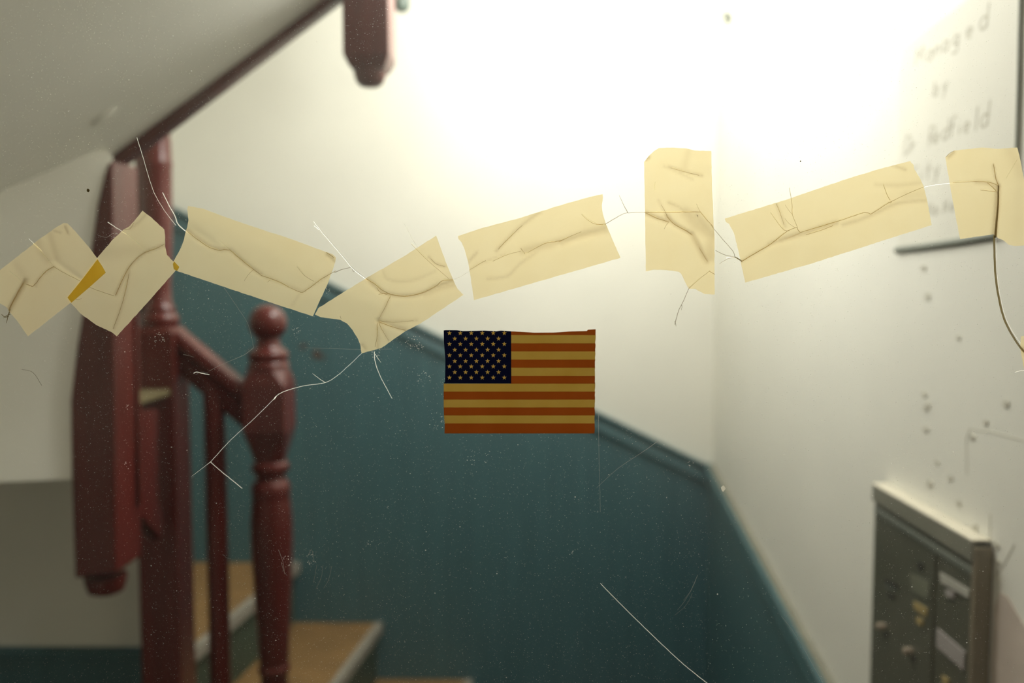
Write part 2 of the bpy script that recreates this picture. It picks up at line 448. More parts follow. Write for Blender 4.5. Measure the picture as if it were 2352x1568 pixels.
MB().lathe([(r, c.z + z) for r, z in pf], c.x, c.y).build('finial', M['riser'], d3, smooth=True)
c2 = c
MB().box((c.x - 0.03, c.y - 0.03, c.z + 0.34), (c.x + 0.03, c.y + 0.03, ZC)).build('post', M['wood'], d3, bevel=0.003)

# ------------------------------------------------------------------ lower flight
low = empty('staircase', (-0.58, 2.045, 0), 'lower flight with tan treads, dark red newels, handrail and one slim baluster', 'staircase')
z1, z2, z3 = P(1085, 1558, YB).z, P(880, 1428, YB).z, P(690, 1290, YB).z
ROT = 0.125
def xn(xb, y): return xb - ROT * (YB - y)
TX = [P(1085, 1558, YB).x, P(880, 1428, YB).x, P(690, 1290, YB).x]
TZ = [z1, z2, z3]
LEFT = [TX[1] - 0.03, TX[2] - 0.03, XL]
YN = 2.0
for i in range(3):
    xr, z = TX[i], TZ[i]
    yb = YP - 0.001
    lx = LEFT[i]
    if i < 2:
        p = [Vector((xn(xr, YN), YN, z)), Vector((xr, yb, z)), Vector((lx, yb, z)), Vector((xn(lx, YN), YN, z))]
    else:
        p = [Vector((xn(xr, Ylow + 0.045), Ylow + 0.045, z)), Vector((xr, yb, z)), Vector((lx + 0.01, yb, z)), Vector((lx + 0.01, Ylow + 0.045, z))]
    t = MB().prism(p, (0, 0, -0.03)).build('tread', M['tread'], low)
    a, b = p[0], p[1]
    nz_ = [a + Vector((0.001, 0, 0.002)), b + Vector((0.001, 0, 0.002)), b + Vector((-0.024, 0, 0.002)), a + Vector((-0.024, 0, 0.002))]
    no = MB().prism(nz_, (0, 0, -0.034))
    no.build('nosing', M['nosing'], t)
    zb = TZ[i - 1] if i else 0.0
    q = [Vector((a.x - 0.022, a.y, z - 0.03)), Vector((b.x - 0.022, b.y, z - 0.03)), Vector((b.x - 0.042, b.y, z - 0.03)), Vector((a.x - 0.042, a.y, z - 0.03))]
    MB().prism(q, (0, 0, zb - z + 0.03)).build('riser', M['riser'], low)
# landing slab and its worn edge
MB().box((XL + 0.01, YS + 0.042, EYE - 0.37), (-0.92, Ylow, EYE - 0.31)).build('landing_board', M['wall'], low)
zl_ = P(350, 893, 2.0).z
MB().box((-0.905, 1.755, zl_ - 0.014), (-0.815, 1.998, zl_)).build('landing_edge', M['ledge'], low, bevel=0.003)
# carved bracket board between the hanging post and the tall newel
bp_ = [(300, 940), (364, 940), (363, 1143), (373, 1178), (374, 1240), (325, 1183), (300, 1150)]
MB().prism([PX(x, y, -0.822) for x, y in bp_], (-0.03, 0, 0)).build('bracket_board', M['wood'], low, bevel=0.003)
# tall newel
cxn, cyn, sn = -0.857, 2.0475, 0.095
tall = empty('newel_post', (0, 0, 0)); tall.parent = low; tall.location = Vector((cxn, cyn, 0)) - origin(low)
zblk = P(362, 752, 2.0).z
h = sn / 2
def sq(z, f=1.0): return [Vector((cxn - h*f, cyn - h*f, z)), Vector((cxn + h*f, cyn - h*f, z)), Vector((cxn + h*f, cyn + h*f, z)), Vector((cxn - h*f, cyn + h*f, z))]
MB().loft([sq(0), sq(zblk - 0.012), sq(zblk, 0.84)]).build('block', M['wood'], tall, bevel=0.003)
def zz(py): return P(362, py, cyn).z
prof = [(0.037, zz(752)), (0.043, zz(742)), (0.044, zz(730)), (0.040, zz(722)), (0.034, zz(716)), (0.036, zz(708)), (0.028, zz(695)), (0.027, zz(660)),
        (0.030, zz(600)), (0.0335, zz(520)), (0.035, zz(440)), (0.036, zz(384)), (0.038, zz(378)), (0.036, zz(370)), (0.035, zz(330)), (0.033, zz(300)), (0.033, zz(180))]
MB().lathe(prof, cxn, cyn).build('turned_shaft', M['wood'], tall, smooth=True)
MB().box((cxn - 0.055, cyn + 0.012, zz(752)), (cxn + 0.006, cyn + 0.034, zz(255))).build('backing_board', M['wood'], tall, bevel=0.002)
# ball newel
cxb, cyb = P(618, 900, 2.045).x, 2.045
ball = empty('newel_post', (0, 0, 0)); ball.parent = low; ball.location = Vector((cxb, cyb, TZ[0])) - origin(low)
def zb_(py): return P(618, py, cyb).z
u = cyb / F
zc_ = zb_(742); R = 43 * u
prof = []
for k in range(0, 25):
    a = math.pi / 2 - (math.pi * 0.80) * k / 24
    prof.append((max(R * math.cos(a), 0.0008), zc_ + R * math.sin(a)))
prof += [(27*u, zb_(788)), (29*u, zb_(796)), (36*u, zb_(803))]
MB().lathe(prof, cxb, cyb, 48).build('ball_finial', M['wood'], ball, smooth=True)
prof = [(36*u, zb_(801)), (43*u, zb_(806)), (46*u, zb_(814)), (45*u, zb_(822)), (42*u, zb_(827)), (42*u, zb_(830)), (46*u, zb_(834)), (47*u, zb_(842))]
MB().lathe(prof, cxb, cyb, 48).build('collar', M['wood'], ball, smooth=True)
hb = 0.0475
def ring8(z, s_, c_):
    """square of half-size s_ with corners cut by c_"""
    e = s_ - c_
    return [Vector((cxb + x, cyb + y, z)) for x, y in ((-e, -s_), (e, -s_), (s_, -e), (s_, e), (e, s_), (-e, s_), (-s_, e), (-s_, -e))]
MB().loft([ring8(zb_(838), 0.042, 0.024), ring8(zb_(850), 0.045, 0.022), ring8(zb_(880), hb + 0.003, 0.004), ring8(zb_(985), hb + 0.003, 0.004), ring8(zb_(1020), 0.042, 0.012), ring8(zb_(1058), 0.033, 0.017)]).build('block', M['wood'], ball, bevel=0.002)
prof = [(30*u, zb_(1052)), (34*u, zb_(1058)), (42*u, zb_(1063)), (44*u, zb_(1070)), (43*u, zb_(1079)), (38*u, zb_(1084)), (33*u, zb_(1090)), (34*u, zb_(1098)),
        (39*u, zb_(1105)), (44*u, zb_(1112)), (45*u, zb_(1122)), (44*u, zb_(1132)), (43*u, zb_(1140)), (45*u, zb_(1155)), (48*u, zb_(1200)), (47.5*u, zb_(1260)), (44*u, zb_(1340)),
        (39*u, zb_(1430)), (35*u, zb_(1500)), (33*u, zb_(1522)), (36*u, zb_(1526)), (38*u, zb_(1533)), (36*u, zb_(1540)), (32*u, zb_(1545)), (32*u, zb_(1575)), (36*u, zb_(1600)), (38*u, zb_(1640)), (38*u, zb_(1660))]
MB().lathe(prof, cxb, cyb, 48).build('turned_shaft', M['wood'], ball, smooth=True)
MB().box((cxb - hb, cyb - hb, TZ[0]), (cxb + hb, cyb + hb, zb_(1655))).build('foot_block', M['wood'], ball, bevel=0.004)
# handrail
ra = P(398, 742, 2.035); rb = P(572, 888, 2.035)
hr = [(-0.012, -0.112), (0.012, -0.112), (0.016, -0.104), (0.016, -0.085), (0.022, -0.078), (0.022, -0.064), (0.015, -0.058), (0.015, -0.050), (0.030, -0.040), (0.033, -0.024), (0.028, -0.008), (0.014, 0.0),
      (-0.014, 0.0), (-0.028, -0.008), (-0.033, -0.024), (-0.030, -0.040), (-0.015, -0.050), (-0.015, -0.058), (-0.022, -0.064), (-0.022, -0.078), (-0.016, -0.085), (-0.016, -0.104)]
xa_, xb_ = cxn + h - 0.002, cxb - hb
sl_ = (rb.z - ra.z) / (rb.x - ra.x)
rings = [[Vector((x, 2.0475 + y, ra.z + sl_ * (x - ra.x) + z)) for y, z in hr] for x in (xa_, xb_)]
MB().loft(rings).build('handrail', M['wood'], low, smooth=True)
# slim baluster
bx = P(496, 1100, 2.0475).x
zr = ra.z + sl_ * (bx - ra.x) - 0.105
bw = 0.0235
prs = []
for z, f_ in ((TZ[1] + 0.004, 1.0), (zr + 0.03, 0.98)):
    e = bw * f_
    prs.append([Vector((bx + e * math.cos(a) * 1.08, 2.0475 + e * math.sin(a) * 1.08, z)) for a in [2 * math.pi * (k + 0.5) / 16 for k in range(16)]])
MB().loft(prs).build('baluster', M['wood'], low, smooth=True)
# bottom string carrying newels
MB().prism([Vector((cxb - hb, 2.03, 0.0)), Vector((cxn + h, 2.03, 0.0)), Vector((cxn + h, 2.03, TZ[1] - 0.05)), Vector((cxb - hb, 2.03, TZ[1] - 0.05))], (0, 0.035, 0)).build('side_string', M['wood'], low)

# ------------------------------------------------------------------ metal panel on the right wall
XPf = XR - 0.021
pt_far = PX(2010, 1119, XPf); pt_near = PX(2247, 1250, XPf)
ztop = (pt_far.z + pt_near.z) / 2
yf_, yn_ = pt_far.y, pt_near.y
pan = empty('wall_panel', (XR, (yf_ + yn_) / 2, ztop - 0.75), 'grey-green metal panel with slots and paper labels on the right wall', 'panel')
MB().box((XPf, yn_, ztop - 0.75), (XR - 0.0005, yf_, ztop)).build('case', M['metal'], pan, bevel=0.0015)
MB().box((XPf - 0.006, yn_ + 0.004, ztop - 0.026), (XPf + 0.002, yf_, ztop + 0.004)).build('header_strip', M['metal_light'], pan, bevel=0.003)
MB().box((XPf - 0.007, yn_ + 0.003, ztop + 0.0042), (XR - 0.001, yf_, ztop + 0.0075)).build('lit_top_edge', M['lit_edge'], pan, bevel=0.0015)  # pale strip paints in the light on the panel's top edge
MB().box((XPf - 0.003, yn_ + 0.004, ztop - 0.047), (XPf + 0.001, yf_ - 0.004, ztop - 0.036)).build('ridge_strip', M['metal_blue'], pan, bevel=0.002)
MB().box((XPf - 0.004, yn_ - 0.004, ztop - 0.75), (XR - 0.0006, yn_ + 0.010, ztop - 0.002)).build('side_flange', M['metal_brown'], pan, bevel=0.003)
def cpx(u_, v_): return (1852 + u_ / 2.614, 968 + v_ / 2.614)
a = PX(*cpx(772, 900), XPf); 
MB().box((XPf - 0.003, a.y - 0.004, ztop - 0.745), (XPf + 0.001, a.y + 0.004, ztop - 0.05)).build('divider', M['metal'], pan, bevel=0.001)
def plate(pts, mat, name, th=0.0025):
    return MB().prism([PX(*cpx(*p), XPf - th) for p in pts], (th + 0.0005, 0, 0)).build(name, mat, pan)
plate([(800, 905), (975, 1012), (972, 1060), (805, 965)], M['label'], 'name_label')
plate([(782, 1240), (948, 1385), (943, 1494), (780, 1350)], M['label_lilac'], 'name_label')
plate([(640, 1078), (722, 1125), (718, 1172), (645, 1125)], M['label_yellow'], 'name_label')
plate([(658, 1172), (696, 1192), (692, 1228), (660, 1210)], M['label_yellow'], 'tab', 0.003)
plate([(832, 1005), (886, 1026), (880, 1060), (836, 1046)], M['label_lilac'], 'tab', 0.003)
plate([(812, 1522), (852, 1550), (848, 1590), (815, 1575)], M['label_yellow'], 'tab', 0.003)
plate([(622, 912), (738, 965), (735, 1068), (628, 1015)], M['window'], 'window', 0.002)
plate([(666, 838), (697, 856), (694, 898), (669, 880)], M['black'], 'slot', 0.002)
plate([(468, 942), (546, 984), (544, 1008), (470, 968)], M['black'], 'slot', 0.002)
plate([(488, 1022), (524, 1045), (522, 1070), (490, 1052)], M['black'], 'slot', 0.002)
plate([(470, 972), (540, 1012), (540, 1022), (470, 984)], M['metal_blue'], 'slot_rim', 0.002)
for u_, v_ in ((470, 1230), (632, 1376)):
    c = PX(*cpx(u_, v_), XPf)
    rings = []
    for r, dx in ((0.0062, 0.0), (0.0062, -0.010), (0.0052, -0.013), (0.002, -0.014)):
        rings.append([Vector((c.x + dx, c.y + r * math.cos(2*math.pi*k/16), c.z + r * math.sin(2*math.pi*k/16))) for k in range(16)])
    MB().loft(rings).build('knob', M['knob'], pan, smooth=True)
    plate([(u_ - 6, v_ + 28), (u_ + 18, v_ + 36), (u_ + 16, v_ + 62), (u_ - 4, v_ + 56)], M['black'], 'knob_shadow', 0.0015)  # dark plate standing in for the shadow below the knob

# ------------------------------------------------------------------ notice with handwriting
XN = XR - 0.003
notice = empty('notice', PX(2180, 320, XR), 'faded handwritten paper notice with a dark bottom strip on the right wall', 'sign')
pg = [(2066, 114), (2213, 6), (2346, -92), (2339, 340), (2336, 545), (2200, 556), (2062, 572)]
MB().prism([PX(x, y, XN) for x, y in pg], (0.002, 0, 0)).build('paper', M['paper'], notice)
MB().strip([PX(x, y, XN) for x, y in [(2349, -100), (2344, 60), (2341, 200), (2337, 345), (2335, 545)]], [0.006] * 5, (-1, 0, 0), 0.003).build('edge_strip', M['strip'], notice)
MB().strip([PX(x, y, XN) for x, y in [(2058, 575), (2130, 566), (2200, 556), (2287, 541)]], [0.0125] * 4, (-1, 0, 0), 0.004).build('edge_strip', M['strip'], notice)
def arc(cx, cy, rx, ry, a0, a1, n=10):
    return [(cx + rx * math.cos(math.radians(a0 + (a1 - a0) * k / n)), cy + ry * math.sin(math.radians(a0 + (a1 - a0) * k / n))) for k in range(n + 1)]
G = {  # single-stroke hand lettering: unit em, x right, y up, x-height 0.55
 'M': [[(0, 0), (0.05, 1), (0.35, 0.35), (0.65, 1), (0.72, 0)]],
 'a': [arc(0.25, 0.27, 0.24, 0.27, 40, 400), [(0.47, 0.52), (0.48, 0)]],
 'n': [[(0.02, 0.52), (0.04, 0)], arc(0.25, 0.3, 0.21, 0.24, 180, 0) + [(0.47, 0)]],
 'g': [arc(0.25, 0.30, 0.23, 0.25, 40, 400), [(0.47, 0.52), (0.47, -0.2)] + arc(0.24, -0.25, 0.22, 0.18, 10, -150)],
 'e': [[(0.04, 0.28), (0.44, 0.30)] + arc(0.24, 0.28, 0.22, 0.27, 10, 310)],
 'd': [arc(0.24, 0.26, 0.23, 0.26, 40, 400), [(0.48, 1.0), (0.47, 0)]],
 'b': [[(0.04, 1.0), (0.04, 0)], arc(0.26, 0.26, 0.22, 0.26, -180, 180)],
 'y': [[(0.02, 0.52), (0.22, 0.05)], [(0.46, 0.54), (0.12, -0.4)]],
 'D': [[(0.05, 0), (0.05, 0.95)] + arc(0.08, 0.48, 0.48, 0.47, 90, -90)],
 'r': [[(0.04, 0.52), (0.05, 0)], arc(0.25, 0.3, 0.2, 0.22, 170, 40)],
 'R': [[(0.05, 0), (0.05, 0.95)] + arc(0.1, 0.72, 0.38, 0.24, 90, -90) + [(0.5, 0)]],
 'f': [arc(0.32, 0.8, 0.16, 0.17, 30, 180) + [(0.15, 0)], [(0.0, 0.5), (0.34, 0.52)]],
 'i': [[(0.1, 0.52), (0.1, 0)], [(0.1, 0.74), (0.11, 0.70)]],
 'l': [[(0.1, 1.0), (0.1, 0)]],
 'C': [arc(0.32, 0.48, 0.3, 0.47, 50, 310)],
 't': [[(0.15, 0.9), (0.15, 0.05), (0.28, 0.0)], [(0.0, 0.55), (0.32, 0.57)]],
 'N': [[(0.02, 0), (0.02, 0.9), (0.45, 0), (0.45, 0.9)]],
 'o': [arc(0.25, 0.27, 0.23, 0.27, 0, 360)],
 '.': [[(0.08, 0.06), (0.1, 0.0)]],
}
def write(text, pos, size, name='lettering', width=0.0036):
    """pos: photo pixel of each letter's base-left; letters stand on the notice plane"""
    for ch, (bx_, by_, sz) in zip(text, pos):
        mb = MB()
        for st in G[ch]:
            pts = []
            for gx_, gy_ in st:
                x_ = bx_ + gx_ * sz * 0.62 + gy_ * sz * 0.10
                y_ = by_ - gx_ * sz * 0.33 - gy_ * sz
                pts.append(PX(x_, y_, XN))
            mb.strip(pts, [width] * len(pts), (-1, 0, 0), 0.0006)
        mb.build('letter', M['pencil'], notice)
write('Managed', [(2102, 150, 38), (2128, 141, 40), (2145, 131, 40), (2164, 120, 42), (2188, 107, 42), (2219, 90, 44), (2249, 72, 58)], 40)
write('by', [(2143, 222, 36), (2164, 212, 38)], 36)
write('DrRedfield', [(2076, 357, 44), (2092, 350, 34), (2131, 337, 46), (2145, 330, 36), (2163, 324, 46), (2180, 316, 46), (2200, 310, 38), (2213, 307, 42), (2237, 302, 56), (2251, 296, 58)], 40)
write('City', [(2092, 424, 40), (2112, 417, 40), (2126, 413, 42), (2144, 407, 42)], 40)
write('No.No', [(2130, 497, 30), (2144, 494, 28), (2158, 491, 28), (2166, 489, 30), (2182, 486, 28)], 28)

# ------------------------------------------------------------------ the door we look through, with its cracked pane
YG = 0.640
door = empty('door_1', (0, YG, 0.0), kind='structure')
GX0, GX1, GZ0, GZ1 = -0.47, 0.47, EYE - 0.40, EYE + 0.31
MB().box((DX0, 0.622, 0), (GX0 + 0.012, 0.662, DZ1)).build('stile', M['door'], door, bevel=0.003)
MB().box((GX1 - 0.012, 0.622, 0), (DX1, 0.662, DZ1)).build('stile', M['door'], door, bevel=0.003)
MB().box((GX0 + 0.012, 0.622, 0), (GX1 - 0.012, 0.662, GZ0 + 0.012)).build('bottom_rail', M['door'], door, bevel=0.003)
MB().box((GX0 + 0.012, 0.622, GZ1 - 0.012), (GX1 - 0.012, 0.662, DZ1)).build('top_rail', M['door'], door, bevel=0.003)
pane = MB().box((GX0, YG, GZ0), (GX1, YG + 0.004, GZ1)).build('glass_pane', M['glass'], door)
PXM = YG / F   # metres per photo pixel on the pane
NEARN = Vector((0, -1, 0))
def smooth_line(pts, sub=5, jit=0.0):
    if len(pts) < 3: 
        out = [(pts[0][0] + (pts[1][0]-pts[0][0])*k/4, pts[0][1] + (pts[1][1]-pts[0][1])*k/4) for k in range(5)]
    else:
        out = []
        P_ = [pts[0]] + list(pts) + [pts[-1]]
        for i in range(1, len(P_) - 2):
            p0, p1, p2, p3 = P_[i-1], P_[i], P_[i+1], P_[i+2]
            for k in range(sub):
                t = k / sub
                out.append(tuple(0.5 * ((2*p1[c]) + (-p0[c]+p2[c])*t + (2*p0[c]-5*p1[c]+4*p2[c]-p3[c])*t*t + (-p0[c]+3*p1[c]-3*p2[c]+p3[c])*t**3) for c in (0, 1)))
        out.append(tuple(pts[-1]))
    if jit: out = [(x + random.uniform(-jit, jit), y + random.uniform(-jit, jit)) for x, y in out]
    return out
def line_part(pts, w0, w1, mat, parent, name, off=0.0002, th=0.00025, jit=0.0, taper=True):
    pl = smooth_line(pts, jit=jit); n = len(pl)
    ws = []
    for i in range(n):
        t = i / (n - 1); w = w0 + (w1 - w0) * t
        ws.append(max(w * 0.64, 0.4) * PXM)
    return MB().strip([P(x, y, YG) for x, y in pl], ws, NEARN, th, off).build(name, mat, parent)

CR = [  # photo line, start width, end width (px), material
 ([(315, 316), (330, 365), (343, 410), (358, 450), (383, 490), (405, 518)], 2.0, 1.6, 'crack'),
 ([(374, 442), (388, 470), (402, 495), (408, 512), (420, 525), (436, 536)], 3.0, 4.2, 'crack'),
 ([(248, 510), (268, 523), (292, 538)], 3.2, 2.2, 'crack'),
 ([(67, 548), (80, 560), (98, 577)], 2.2, 3.4, 'crack'),
 ([(720, 508), (748, 543), (790, 592), (812, 618), (846, 644)], 1.4, 4.0, 'crack'),
 ([(722, 518), (728, 523), (733, 528)], 3, 1.5, 'crack'),
 ([(768, 626), (785, 619), (806, 614)], 2.6, 1.6, 'crack_dark'),
 ([(808, 616), (812, 624), (815, 620)], 1.2, 1.2, 'crack_dark'),
 ([(928, 512), (945, 545), (960, 570)], 1.0, 2.0, 'crack_faint'),
 ([(1040, 643), (1060, 634), (1080, 622)], 2.4, 1.4, 'crack_faint'),
 ([(1388, 516), (1412, 502), (1432, 491), (1444, 489), (1484, 488)], 2.6, 2.0, 'crack_dark'),
 ([(1422, 448), (1432, 470), (1442, 489)], 1.0, 2.8, 'crack_dark'),
 ([(1632, 516), (1660, 550), (1682, 575), (1688, 590)], 2.0, 2.2, 'crack_dark'),
 ([(1688, 590), (1695, 594), (1704, 600)], 3.6, 4.4, 'hole_edge'),
 ([(1643, 575), (1664, 585), (1690, 591)], 1.8, 2.2, 'crack_dark'),
 ([(1652, 606), (1672, 594), (1690, 590)], 1.4, 2.4, 'crack_dark'),
 ([(1668, 592), (1680, 590), (1692, 591)], 2.6, 3.4, 'crack'),
 ([(1584, 658), (1570, 690), (1558, 715), (1550, 745)], 2.0, 2.6, 'crack_dark'),
 ([(1566, 700), (1566, 706), (1565, 712)], 2.4, 1.0, 'crack_dark'),
 ([(1550, 738), (1552, 745), (1553, 749)], 2.6, 1.0, 'crack_dark'),
 ([(2118, 430), (2150, 424), (2194, 419)], 2.2, 2.2, 'crack'),
 ([(2283, 540), (2284, 590), (2287, 640), (2295, 690), (2306, 732), (2322, 765), (2345, 800), (2362, 815)], 7.5, 7.0, 'hole_edge'),
 ([(2287, 545), (2288, 590), (2291, 640), (2299, 688), (2310, 730), (2326, 762), (2349, 796)], 1.5, 1.5, 'crack'),
 ([(836, 806), (800, 840), (775, 862), (747, 878), (700, 885), (660, 896), (640, 905), (630, 915)], 1.8, 3.0, 'crack'),
 ([(630, 915), (585, 960), (530, 1010), (484, 1060)], 2.0, 2.2, 'crack'),
 ([(484, 1060), (462, 1077), (440, 1094)], 2.2, 1.0, 'crack'),
 ([(747, 878), (732, 868), (718, 857)], 2.4, 1.6, 'crack'),
 ([(484, 1060), (505, 1079), (530, 1099), (557, 1121)], 3.0, 3.6, 'crack'),
 ([(634, 910), (630, 916), (627, 918)], 4.2, 2.0, 'crack'),
 ([(860, 807), (862, 830), (872, 860), (885, 885), (901, 915)], 3.0, 2.4, 'crack'),
 ([(862, 812), (868, 822), (875, 832)], 2.6, 1.4, 'crack'),
 ([(445, 857), (452, 854), (466, 857), (481, 860)], 3.2, 3.0, 'crack'),
 ([(450, 860), (462, 854), (478, 856)], 1.4, 1.2, 'crack_faint'),
 ([(583, 798), (560, 815), (530, 828), (505, 839), (480, 852)], 2.0, 1.6, 'crack_faint'),
 ([(515, 660), (545, 705), (570, 745), (583, 798)], 1.2, 1.4, 'crack_faint'),
 ([(421, 814), (432, 816), (446, 820)], 1.6, 1.2, 'crack_faint'),
 ([(1379, 1339), (1430, 1391), (1480, 1440), (1530, 1488), (1580, 1533), (1640, 1580)], 2.4, 3.0, 'crack'),
 ([(1512, 1012), (1475, 1038), (1420, 1075), (1370, 1120)], 2.0, 1.2, 'crack_faint'),
 ([(1374, 950), (1376, 1060), (1379, 1175)], 1.4, 1.2, 'crack_faint'),
 ([(1795, 1415), (1830, 1462), (1890, 1568)], 1.2, 1.4, 'crack_faint'),
 ([(1602, 1320), (1590, 1350), (1572, 1380), (1556, 1400)], 1.6, 1.2, 'crack_faint'),
 ([(1598, 1330), (1586, 1356), (1570, 1378)], 1.2, 1.2, 'crack_faint'),
 ([(1590, 1362), (1575, 1390), (1550, 1412)], 1.2, 1.2, 'crack_faint'),
 ([(742, 1298), (738, 1325), (726, 1352)], 1.2, 1.0, 'crack_faint'),
 ([(762, 1300), (755, 1330), (744, 1350)], 1.2, 1.0, 'crack_faint'),
 ([(728, 1296), (724, 1318), (720, 1338)], 1.2, 1.0, 'crack_faint'),
 ([(708, 1275), (716, 1262), (722, 1290)], 2.0, 1.4, 'crack_faint'),
 ([(640, 1262), (650, 1290), (654, 1318)], 2.4, 1.6, 'crack_faint'),
 ([(646, 1290), (652, 1310), (660, 1322)], 2.0, 1.6, 'crack_faint'),
 ([(50, 848), (70, 852), (82, 862), (96, 885)], 1.4, 1.6, 'crack_dark'),
 ([(4, 722), (12, 728), (20, 726)], 2.0, 3.2, 'hole_edge'),
 ([(26, 708), (20, 722), (15, 742)], 6.0, 1.4, 'hole_edge'),
 ([(8, 730), (16, 724), (24, 722)], 1.4, 2.6, 'hole_edge'),
 ([(2330, 855), (2342, 851), (2356, 850)], 2.0, 3.0, 'crack'),
 ([(700, 798), (830, 802), (900, 801)], 1.0, 1.0, 'crack_faint'),
 ([(512, 1272), (520, 1280), (530, 1282)], 1.6, 1.2, 'crack_faint'),
 ([(225, 540), (245, 545), (262, 535), (278, 542)], 1.4, 1.4, 'crack_faint'),
]
for pts, w0, w1, m in CR:
    line_part(pts, w0, w1, M[m], pane, 'scratch' if m == 'crack_faint' else 'crack', jit=0.25)
# one dark fleck
fl = [P(202 + 4 * math.cos(a) * random.uniform(0.7, 1.1), 437 + 4 * math.sin(a) * random.uniform(0.7, 1.1), YG - 0.0006) for a in [2 * math.pi * k / 10 for k in range(10)]]
MB().prism(fl, (0, 0.0005, 0)).build('dirt_fleck', M['hole_edge'], pane)
for px, py, r in [(1661, 1122, 6), (1839, 370, 1.6), (1602, 495, 1.2)]:
    fl = [P(px + r * math.cos(a) * random.uniform(0.5, 1.1), py + 1.3 * r * math.sin(a) * random.uniform(0.7, 1.1), YG - 0.0006) for a in [2 * math.pi * k / 9 for k in range(9)]]
    MB().prism(fl, (0, 0.0005, 0)).build('dirt_fleck', M['dust'] if r == 6 else M['hole_edge'], pane)
# dust film: thousands of specks on the pane
dm = MB()
rnd = random.Random(3)
def speck(px, py, r):
    k = rnd.choice((3, 4, 4)); a0 = rnd.uniform(0, 6.28); st = rnd.uniform(0.5, 1.0)
    pts = [P(px + r * math.cos(a0 + 6.283 * i / k), py + r * st * math.sin(a0 + 6.283 * i / k), YG - 0.00015) for i in range(k)]
    dm.add(pts, [tuple(range(k))])
for _ in range(110000):
    speck(rnd.uniform(-150, W + 150), rnd.uniform(-150, H + 200), 0.26 + 0.70 * rnd.random() ** 3)
for _ in range(260):
    speck(rnd.uniform(-100, W + 100), rnd.uniform(-100, H + 100), rnd.uniform(1.2, 2.2))
for cx_, cy_, rr, n in [(945, 785, 16, 60), (965, 795, 10, 30), (862, 815, 12, 40), (680, 760, 10, 30), (752, 668, 8, 24), (295, 935, 9, 26), (294, 1067, 9, 24),
                        (660, 1290, 14, 40), (715, 1285, 14, 50), (1587, 1065, 8, 20), (365, 775, 16, 40), (975, 870, 18, 40), (1005, 965, 22, 50), (850, 1245, 8, 16), (262, 540, 10, 30), (1100, 1050, 30, 40), (1310, 1265, 10, 14)]:
    for _ in range(n // 2):
        a = rnd.uniform(0, 6.28); q = rr * (0.4 + 0.6 * rnd.random())
        speck(cx_ + q * math.cos(a), cy_ + q * math.sin(a), rnd.uniform(0.6, 1.7))
dust = dm.build('dust', M['dust'], pane, kind='stuff')

# ------------------------------------------------------------------ masking tape strips
def inside(p, poly):
    x, y = p; c = False; n = len(poly)
    for i in range(n):
        x1, y1 = poly[i]; x2, y2 = poly[(i + 1) % n]
        if (y1 > y) != (y2 > y) and x < (x2 - x1) * (y - y1) / (y2 - y1) + x1: c = not c
    return c
def seg_d(p, a, b):
    ax, ay = a; bx_, by_ = b; dx, dy = bx_ - ax, by_ - ay
    L = dx * dx + dy * dy
    t = 0 if L == 0 else max(0, min(1, ((p[0] - ax) * dx + (p[1] - ay) * dy) / L))
    return math.hypot(p[0] - ax - t * dx, p[1] - ay - t * dy)
def poly_d(p, pl): return min(seg_d(p, pl[i], pl[i + 1]) for i in range(len(pl) - 1))
def resample(poly, step, jit):
    out = []
    n = len(poly)
    for i in range(n):
        a, b = poly[i], poly[(i + 1) % n]
        L = math.hypot(b[0] - a[0], b[1] - a[1]); k = max(1, int(L / step))
        for j in range(k):
            t = j / k
            q = jit if j else 0
            out.append((a[0] + (b[0] - a[0]) * t + random.uniform(-q, q), a[1] + (b[1] - a[1]) * t + random.uniform(-q, q)))
    return out
